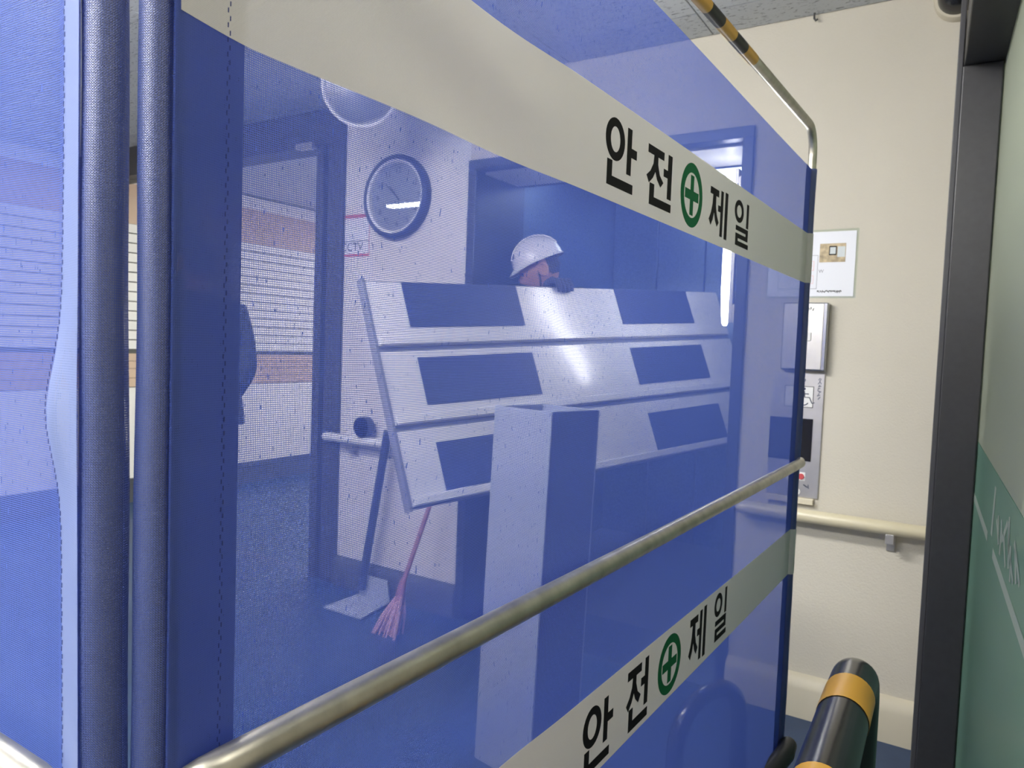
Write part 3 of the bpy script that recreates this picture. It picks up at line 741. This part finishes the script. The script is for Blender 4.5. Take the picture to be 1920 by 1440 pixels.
# call panel
cp = thing('call_panel', (-.50, D, .99), 'stainless elevator call panel with wheelchair symbol and black display', 'call panel')
pl = flatbox(-.60, -.424, .778, 1.219, .0, .006).build('plate', 'steel_plate', cp, bevel=.0025)
flatbox(-.60, -.438, .757, .778, .0, .020).build('lower_lip', 'cove_cream', cp, bevel=.002)
MB().lathe([(.006, .006), (.006, .0072), (.001, .0072)], (-.492, D, 1.193), (0, -1, 0), 14).build('screw', 'steel', cp)
flatbox(-.555, -.458, 1.097, 1.172, .006, .0064).build('symbol_plate', 'plastic_white', cp)
outline(-.555, -.458, 1.097, 1.172, .002, .0064, 'ink_black', 'symbol_border', cp)
wc = MB(); wx, wz = -.487, 1.135
def W2(x, z, d=.0068): return V((wx + x, D - d, wz + z))
wc.lathe([(.0042, .0066), (.0042, .0071), (.0005, .0071)], (wx - .002, D, wz + .0275), (0, -1, 0), 14)
def stroke(pts, r_): wc.tube([W2(*p) for p in pts], r_, 6)
stroke([(-.002, .020), (0, -.002), (.016, -.002), (.025, -.022), (.033, -.019)], .0018)
stroke([(-.001, .010), (.013, .010)], .0016)
stroke([(-.004 + .0185 * cos(radians(a_)), -.0125 + .0175 * sin(radians(a_))) for a_ in range(120, 340, 14)], .0017)
wc.build('wheelchair_symbol', 'clock_rim', cp)
flatbox(-.60, -.455, .908, 1.058, .006, .009).build('display', 'screen_black', cp, bevel=.001)
ob_ = flatbox(-.535, -.470, .838, .868, .006, .0072).build('button_plate', 'plastic_white', cp, bevel=.0007)
MB().lathe([(.0105, .0072), (.0105, .0105), (.009, .0115), (.001, .0115)], (-.4835, D, .853), (0, -1, 0), 20).build('button', 'red_print', ob_)
MB().lathe([(.0125, .006), (.0125, .009), (.011, .010), (.006, .010), (.006, .0085), (.001, .0085)], (-.4955, D, .797), (0, -1, 0), 20).build('key_switch', 'plastic_white', cp, smooth=True)
flatbox(-.4965, -.4945, .793, .801, .0085, .0104).build('keyhole', 'ink_black', cp)
mb = MB(); scribble(mb, .075, .014, 7, lambda x, y: V((-.4405 + y * .8, D - .0066, 1.165 - x))); mb.build('handwriting', 'panel_edge', cp)
mb = MB(); scribble(mb, .018, .016, 2, lambda x, y: V((-.463 + x, D - .0066, .818 + y))); mb.build('pen_mark', 'panel_edge', cp)
# dome sensor high on the wall
dm = thing('dome_camera', (-.10, D, 2.40), 'black dome camera high on the cream wall', 'camera')
MB().lathe([(.066, 0), (.068, .02), (.064, .034), (.05, .036)], (-.10, D, 2.412), (0, -1, 0), 32).build('base_ring', 'cove_cream', dm, smooth=True)
MB().lathe([(.057, .034), (.056, .055), (.048, .078), (.033, .095), (.014, .102), (.001, .103)], (-.10, D, 2.412), (0, -1, 0), 32).build('dome', 'plastic_black', dm, smooth=True)
tag(MB().tube([(-.525, D - .02, CEIL), (-.525, D - .02, CEIL - .018), (-.52, D - .02, CEIL - .026), (-.513, D - .02, CEIL - .022)], .0035, 8).build('ceiling_hook', 'wire', org=V((-.525, D - .02, CEIL)), smooth=True), 'tiny dark hook under the ceiling edge above the notice', 'hook')

# ================================================================== glass partition on the right
gp = thing('door_2', (.03, 2.2, 0), 'dark framed green glass door leaf on the right edge', 'door', kind='structure')
g0 = V((.030, 2.24, 0)); g1 = V((.086, .90, 0)); gd = (g1 - g0).normalized(); gn = V((gd.y, -gd.x, 0))
if gn.x > 0: gn = -gn
MB().box((-.062, 2.205, 0), (.026, 2.262, 2.03)).build('stile', 'frame_dark', gp, bevel=.003)
MB().box((-.075, 2.215, 0), (-.062, 2.262, 2.45)).build('stop_bead', 'frame_charcoal', gp, bevel=.002)
MB().obox(V((-.062, 2.262, 2.03)), V((.095, 0, 0)), gd * 1.4, V((0, 0, .13))).build('header', 'frame_dark', gp, bevel=.003)
MB().obox(g0 + gn * .003 + V((0, 0, 1.076)), gd * 1.30, gn * -.008, V((0, 0, .955))).build('upper_pane', 'green_glass', gp)
lw = MB().obox(g0 + gn * .003 + V((0, 0, .03)), gd * 1.30, gn * -.008, V((0, 0, 1.044))).build('filmed_pane', 'teal_film', gp)
MB().obox(g0 + gn * .004, gd * .008, gn * -.010, V((0, 0, 2.03))).build('edge_gasket', 'photo_pale', gp)
MB().obox(g0 + gn * .004, gd * 1.30, gn * -.03, V((0, 0, .03))).build('bottom_rail', 'frame_dark', gp)
for a_, b_ in ((.03, .52), (.66, 1.2)):
    MB().obox(g0 + gn * .0034 + gd * a_ + V((0, 0, .925)), gd * (b_ - a_), gn * .0006, V((0, 0, .018))).build('film_stripe', 'film_print', lw)
mb = MB(); FG = lambda x, y: g0 + gn * .0036 + gd * (.62 + x * 1.6) + V((0, 0, 1.0 + y))
mb.add([FG(-.02, -.045), FG(0, -.045), FG(.012, .05), FG(-.006, .05)], [(0, 1, 2, 3)])
scribble(mb, .22, .075, 6, lambda x, y: FG(x + .16, y), .08)
mb.build('film_lettering', 'film_print', lw)

# ================================================================== striped hoop barriers
def hoop(name, far, near, zr, r, bend, stripes, label, tilt=0.0):
    far, near = V(far), V(near); t = thing(name, far.lerp(near, .5) * 1.0, label, 'barrier'); t.location.z = 0; THING[t] = V(t.location)
    d_ = (far - near); d_.z = 0; d_.normalize()
    def arc(c, a0, a1, dirv): return [c + dirv * bend * cos(a0 + (a1 - a0) * k / 10) + V((0, 0, bend * sin(a0 + (a1 - a0) * k / 10))) for k in range(11)]
    ff = V((far.x, far.y, 0)); nn = V((near.x, near.y, 0))
    pf = arc(ff - d_ * bend + V((0, 0, zr - bend)), 0, pi / 2, d_); pn_ = arc(nn + d_ * bend + V((0, 0, zr - bend)), pi / 2, pi, d_)
    path = [ff + V((0, 0, .012))] + pf + pn_ + [nn + V((0, 0, .012))]
    MB().tube(path, r, 28).build('hoop_tube', 'plastic_black', t, smooth=True)
    for a_, b_ in stripes:
        MB().tube([ff - d_ * a_ + V((0, 0, zr)), ff - d_ * b_ + V((0, 0, zr))], r + .0008, 28, cap=False).build('yellow_band', 'tape_yellow', t, smooth=True)
    for pz in (((zr - .235, zr - .175),) if stripes else ()):
        for c in (ff, nn): MB().tube([c + V((0, 0, pz[0])), c + V((0, 0, pz[1]))], r + .0008, 28, cap=False).build('yellow_band', 'tape_yellow', t, smooth=True)
    for c in (ff, nn): MB().lathe([(r + .03, 0), (r + .03, .006), (r + .002, .014), (r, .02)], c, n=24).build('foot_plate', 'rubber_black', t, smooth=True)
    return t
hoop('hoop_barrier', (-.113, 1.165, 0), (-.100, .42, 0), .826, .0305, .06, ((.106, .183), (.36, .43), (.56, .63)), 'black tubular hoop barrier with yellow bands at the lower right')
hoop('hoop_barrier', (-.475, 1.99, 0), (-.565, 1.73, 0), .40, .022, .12, (), 'plain dark hoop barrier dimly seen low behind the blue mesh')

# ================================================================== people
def skinned(points, edges, sub=2):
    me = bpy.data.meshes.new('s'); names = list(points); idx = {n: i for i, n in enumerate(names)}
    me.from_pydata([points[n][0] for n in names], [(idx[a_], idx[b_]) for a_, b_ in edges], [])
    ob = bpy.data.objects.new('s', me); COL.objects.link(ob)
    sk = ob.modifiers.new('skin', 'SKIN'); sk.use_smooth_shade = True
    for n in names:
        r = points[n][1]; r = r if isinstance(r, tuple) else (r, r)
        me.skin_vertices[0].data[idx[n]].radius = r
        me.skin_vertices[0].data[idx[n]].use_root = (n == 'pelvis')
    sb = ob.modifiers.new('sub', 'SUBSURF'); sb.levels = sub; sb.render_levels = sub
    dg = bpy.context.evaluated_depsgraph_get(); m2 = bpy.data.meshes.new_from_object(ob.evaluated_get(dg))
    vs = [p.co.copy() for p in m2.vertices]; fs = [tuple(p.vertices) for p in m2.polygons]
    bpy.data.objects.remove(ob); bpy.data.meshes.remove(me); bpy.data.meshes.remove(m2)
    return vs, fs
def head_geo(c, fwd, upv_, sc=1.0):
    """sculpted head: skull, brow, nose, lips, chin, ears; c = head centre (between the ears)"""
    fwd = V(fwd).normalized(); upv_ = (V(upv_) - fwd * V(upv_).dot(fwd)).normalized(); rt = fwd.cross(upv_)
    vs = []; fs = []; nu, nv = 48, 36
    g = lambda x, m_, s_: math.exp(-((x - m_) / s_) ** 2)
    for j in range(nv + 1):
        ph_ = -pi / 2 + pi * j / nv
        for i in range(nu):
            th = 2 * pi * i / nu
            x = cos(ph_) * cos(th); y = cos(ph_) * sin(th); z = sin(ph_)   # x forward, y right
            X, Y, Z = x * .098, y * .076, z * .118
            if z < -.1:
                k = (-.1 - z); Y *= 1 - .42 * k; X *= 1 - (.10 if x > 0 else .45) * k
            fr = max(0, x) ** 3
            X += fr * (.022 * g(z, -.22, .13) * g(y, 0, .16) + .010 * g(z, -.08, .10) * g(y, 0, .13) + .006 * g(z, .08, .08) * g(abs(y), .25, .2)
                       - .010 * g(z, .0, .07) * g(abs(y), .36, .14) + .007 * g(z, -.50, .05) * g(y, 0, .28) - .004 * g(z, -.56, .02) * g(y, 0, .25) + .006 * g(z, -.62, .05) * g(y, 0, .25) + .010 * g(z, -.85, .12) * g(y, 0, .3))
            vs.append(c + (fwd * X + rt * Y + upv_ * Z) * sc)
    for j in range(nv):
        for i in range(nu):
            i2 = (i + 1) % nu; fs.append((j * nu + i, j * nu + i2, (j + 1) * nu + i2, (j + 1) * nu + i))
    for s_ in (-1, 1):       # ears
        o = len(vs); n1, n2 = 10, 6
        for a_ in range(n1):
            for b_ in range(n2):
                t1 = 2 * pi * a_ / n1; t2 = 2 * pi * b_ / n2; R_ = 1 + .38 * cos(t2)
                vs.append(c + (fwd * (-.012 + .019 * R_ * cos(t1)) + upv_ * (-.012 + .030 * R_ * sin(t1)) + rt * s_ * (.079 + .008 * sin(t2) + .006 * (1 - cos(t1)))) * sc)
        for a_ in range(n1):
            for b_ in range(n2):
                fs.append((o + a_ * n2 + b_, o + ((a_ + 1) % n1) * n2 + b_, o + ((a_ + 1) % n1) * n2 + (b_ + 1) % n2, o + a_ * n2 + (b_ + 1) % n2))
        o = len(vs)
        vs += [c + (fwd * (-.012 + x * .018) + upv_ * (-.012 + z * .029) + rt * s_ * .078) * sc for x, z in ((1, 0), (.7, .7), (0, 1), (-.7, .7), (-1, 0), (-.7, -.7), (0, -1), (.7, -.7))]
        fs.append(tuple(range(o, o + 8)))
    return vs, fs, rt
def hand_geo(wrist, fing_dir, palm_n, thumb_side, curl, L_=.185):
    """palm with four unequal curled fingers and a thumb; tube chains rooted in the palm"""
    mb = MB(); f_ = V(fing_dir).normalized(); n_ = (V(palm_n) - f_ * V(palm_n).dot(f_)).normalized(); s_ = f_.cross(n_) * thumb_side
    mb.tube([wrist, wrist + f_ * .03, wrist + f_ * .06, wrist + f_ * .088], [.026, .034, .040, .030], 12)
    for k, (off, ln) in enumerate(((.030, .072), (.010, .080), (-.010, .074), (-.029, .058))):
        p = wrist + f_ * .078 + s_ * off; ang = 0; pts = [wrist + f_ * .05 + s_ * off * .9, p]
        for seg in (.45, .32, .23):
            ang += curl; d_ = f_ * cos(ang) + n_ * sin(ang); p = p + d_ * ln * seg; pts.append(p)
        mb.tube(pts, [.0105, .0105, .0102, .0092, .0075], 10)
    b0 = wrist + f_ * .025 + s_ * .026
    mb.tube([b0, b0 + f_ * .022 + s_ * .020 + n_ * .010, b0 + f_ * .046 + s_ * .022 + n_ * .022, b0 + f_ * .062 + s_ * .014 + n_ * .030], [.013, .0125, .011, .009], 10)
    return mb
def make_person(name, label, base, face, head_c, head_fwd, armL, armR, handL, handR, helmet, hair=True, hemz=.86, head_up=(0, 0, 1)):
    t = thing(name, (base[0], base[1], 0), label, 'person')
    B = V((base[0], base[1], 0)); F = V((face[0], face[1], 0)).normalized(); Rt = V((F.y, -F.x, 0))
    hc = V(head_c); hf = V(head_fwd).normalized(); hu = (V(head_up) - hf * V(head_up).dot(hf)).normalized()
    nk = hc - hu * .105 - hf * .025; shz = nk.z - .085
    ch = B + V((0, 0, shz - .10)) + (nk - B - V((0, 0, nk.z))) * .6; ch.z = shz - .10
    wa = B + V((0, 0, 1.06)); pe = B + V((0, 0, .93))
    pts = {'pelvis': (pe, (.155, .115)), 'waist': (wa, (.150, .110)), 'chest': (ch, (.165, .125)), 'neckb': (nk - hu * .05, (.07, .065)), 'neck': (nk + hu * .03, (.056, .056))}
    ed = [('pelvis', 'waist'), ('waist', 'chest'), ('chest', 'neckb'), ('neckb', 'neck')]
    for sfx, sg, arm in (('L', -1, armL), ('R', 1, armR)):
        sh2 = ch + Rt * sg * .185 + V((0, 0, .065))
        pts['sh' + sfx] = (sh2, .070); pts['el' + sfx] = (V(arm[0]), .050); pts['wr' + sfx] = (V(arm[1]), .034)
        ed += [('chest', 'sh' + sfx), ('sh' + sfx, 'el' + sfx), ('el' + sfx, 'wr' + sfx)]
        hp = pe + Rt * sg * .095 - V((0, 0, .05)); kn = B + Rt * sg * .11 + F * .02 + V((0, 0, .50)); an = B + Rt * sg * .12 - F * .02 + V((0, 0, .09)); to = B + Rt * sg * .13 + F * .15 + V((0, 0, .045))
        pts['hp' + sfx] = (hp, .10); pts['kn' + sfx] = (kn, .072); pts['an' + sfx] = (an, .052); pts['to' + sfx] = (to, .044)
        ed += [('pelvis', 'hp' + sfx), ('hp' + sfx, 'kn' + sfx), ('kn' + sfx, 'an' + sfx), ('an' + sfx, 'to' + sfx)]
    vs, fs = skinned(pts, ed)
    hv, hfs, rt = head_geo(hc, hf, hu)
    me = bpy.data.meshes.new('body'); n0 = len(vs); org = THING[t]
    me.from_pydata([p - org for p in vs + hv], [], fs + [tuple(i + n0 for i in f) for f in hfs])
    for m_ in ('jacket_dark', 'trousers', 'boots', 'skin', 'hair'): me.materials.append(MATS[m_])
    for p in me.polygons:
        c = p.center + org; p.use_smooth = True
        if p.vertices[0] >= n0:
            loc = c - hc; x, z = loc.dot(hf), loc.dot(hu)
            p.material_index = 4 if (z > .035 and x < .05) or (x < -.035 and z > -.05) else 3
        elif (c - nk).length < .075 and c.z > nk.z - .03: p.material_index = 3
        elif c.z < .13: p.material_index = 2
        elif c.z < hemz - .02: p.material_index = 1
        else: p.material_index = 0
    bo = bpy.data.objects.new('body', me); COL.objects.link(bo); bo.parent = t; THING[bo] = org
    for o_, p_, s_ in ((hc + hf * .083 + rt * .030 + hu * .003, 0, 0), (hc + hf * .083 - rt * .030 + hu * .003, 0, 0)):
        MB().lathe([(.001, -.008), (.008, -.006), (.011, 0), (.008, .006), (.001, .008)], o_, hf, 14).build('eye', 'hair', bo, smooth=True)
    # flared jacket skirt over the hips
    mb = MB(); rings = []
    for z_, a_, b_ in ((1.16, .172, .128), (1.05, .180, .140), (.95, .195, .158), (hemz, .205, .168), (hemz + .004, .192, .155)):
        rings.append([B + Rt * a_ * cos(2 * pi * k / 28) + F * b_ * sin(2 * pi * k / 28) + V((0, 0, z_ + .006 * sin(3 * k))) for k in range(28)])
    fs_ = [(i * 28 + k, i * 28 + (k + 1) % 28, (i + 1) * 28 + (k + 1) % 28, (i + 1) * 28 + k) for i in range(4) for k in range(28)]
    mb.add([p for r in rings for p in r], fs_)
    mb.build('jacket_skirt', 'jacket_dark', t, smooth=True)
    for hnd in (handL, handR):
        if hnd: hnd.build('glove', 'glove', t, smooth=True)
    if helmet:
        hm = MB(); ctr = hc + hu * .040 - hf * .004; n = 40; prof = []
        vs2 = []
        for j in range(11):
            a_ = (pi / 2) * j / 10; rr, zz = cos(a_), sin(a_)
            for k in range(n):
                th = 2 * pi * k / n
                vs2.append(ctr + hf * (.122 * rr * cos(th)) + rt * (.105 * rr * sin(th)) + hu * (.115 * zz + .004 * (1 - zz) * max(0, cos(3 * th))))
        # brim: short all round, a peak in front
        for k in range(n):
            th = 2 * pi * k / n; pk_ = max(0, cos(th)) ** 2
            vs2.append(ctr + hf * ((.128 + .028 * pk_) * cos(th)) + rt * (.112 * sin(th)) + hu * (-.010 - .012 * pk_))
        for k in range(n):
            th = 2 * pi * k / n; pk_ = max(0, cos(th)) ** 2
            vs2.append(ctr + hf * ((.126 + .027 * pk_) * cos(th)) + rt * (.110 * sin(th)) + hu * (-.015 - .012 * pk_))
        fs2 = [(j * n + k, j * n + (k + 1) % n, (j + 1) * n + (k + 1) % n, (j + 1) * n + k) for j in range(10) for k in range(n)]
        fs2 += [(k, 11 * n + k, 11 * n + (k + 1) % n, (k + 1) % n) for k in range(n)]
        fs2 += [(11 * n + k, 12 * n + k, 12 * n + (k + 1) % n, 11 * n + (k + 1) % n) for k in range(n)]
        hm.add(vs2, fs2)
        ho = hm.build('hard_hat', 'helmet_white', t, smooth=True)
        MB().tube([ctr + hf * (.1225 * cos(a_)) + hu * (.1155 * sin(a_)) for a_ in [pi * k / 16 for k in range(2, 15)]], .006, 8).build('crest', 'helmet_white', ho, smooth=True)
        MB().lathe([(.013, 0), (.013, .003), (.001, .003)], ctr + hf * .098 + rt * -.035 + hu * .055, (hf * .9 - rt * .25 + hu * .4), 16).build('badge', 'clock_rim', ho)
        MB().tube([hc + rt * s * .078 + hu * .03 for s in (-1,)] + [hc - rt * .074 - hu * .06 + hf * .02, hc - hu * .118 + hf * .045, hc + rt * .074 - hu * .06 + hf * .02, hc + rt * .078 + hu * .03], .005, 8).build('chin_strap', 'hair', ho, smooth=True)
    return t
# worker in the doorway, holding the top edge of the panel
HC = V((-1.738, 2.99, 1.640))
gt = BP(.915, 0)                        # where the glove grips
# gripping glove: palm behind the top edge, fingers folded over to the viewer side
gv = MB()
upn = -dn
gv.tube([gt - nf * .085 + upn * .005, gt - nf * .062 + upn * .022, gt - nf * .034 + upn * .028], [.030, .036, .030], 12)
for off, ln in ((-.034, .9), (-.0115, 1.0), (.0115, 1.0), (.034, .85)):
    a_ = gt + Ld * off
    gv.tube([a_ - nf * .055 + upn * .020, a_ - nf * .018 + upn * .026, a_ + nf * .009 + upn * .017, a_ + nf * .016 - upn * .010 * ln, a_ + nf * .012 - upn * .034 * ln], [.0125, .0125, .0125, .0118, .009], 10)
a_ = gt - Ld * .045
gv.tube([a_ - nf * .06, a_ - nf * .05 - upn * .03, a_ - nf * .046 - upn * .055], [.014, .013, .010], 10)
wrR = gt - nf * .10 - upn * .005 + V((0, 0, -.01))
lowh = BP(.95, .72) - nf * .13
hl = hand_geo(lowh, (dn * .8 + Ld * .5), nf, 1, .28)
wk = make_person('person', 'worker in white hard hat and dark glove gripping the carried panel', (-1.70, 3.02), (-.75, -.66), HC, (-.80, -.42, -.42),
            ((-1.46, 3.06, 1.10), lowh), ((-1.70, 2.76, 1.24), wrR), hl, gv, True, hemz=.84)
# second person half hidden behind the fence post
b2 = (-3.02, 2.10)
handa = hand_geo(V((-3.14, 1.92, .88)), (0, .2, -1), (0, 1, 0), 1, .3)
handb = hand_geo(V((-3.08, 2.27, .88)), (-.3, .2, -1), (-1, 0, 0), -1, .3)
make_person('person', 'person in dark jacket standing half hidden behind the fence corner', b2, (-1, .25), (-3.06, 2.10, 1.60), (-1, .25, -.05),
            ((-2.98, 1.90, 1.12), (-3.14, 1.92, .90)), ((-2.90, 2.27, 1.11), (-3.08, 2.27, .90)), handa, handb, False, hemz=.86)
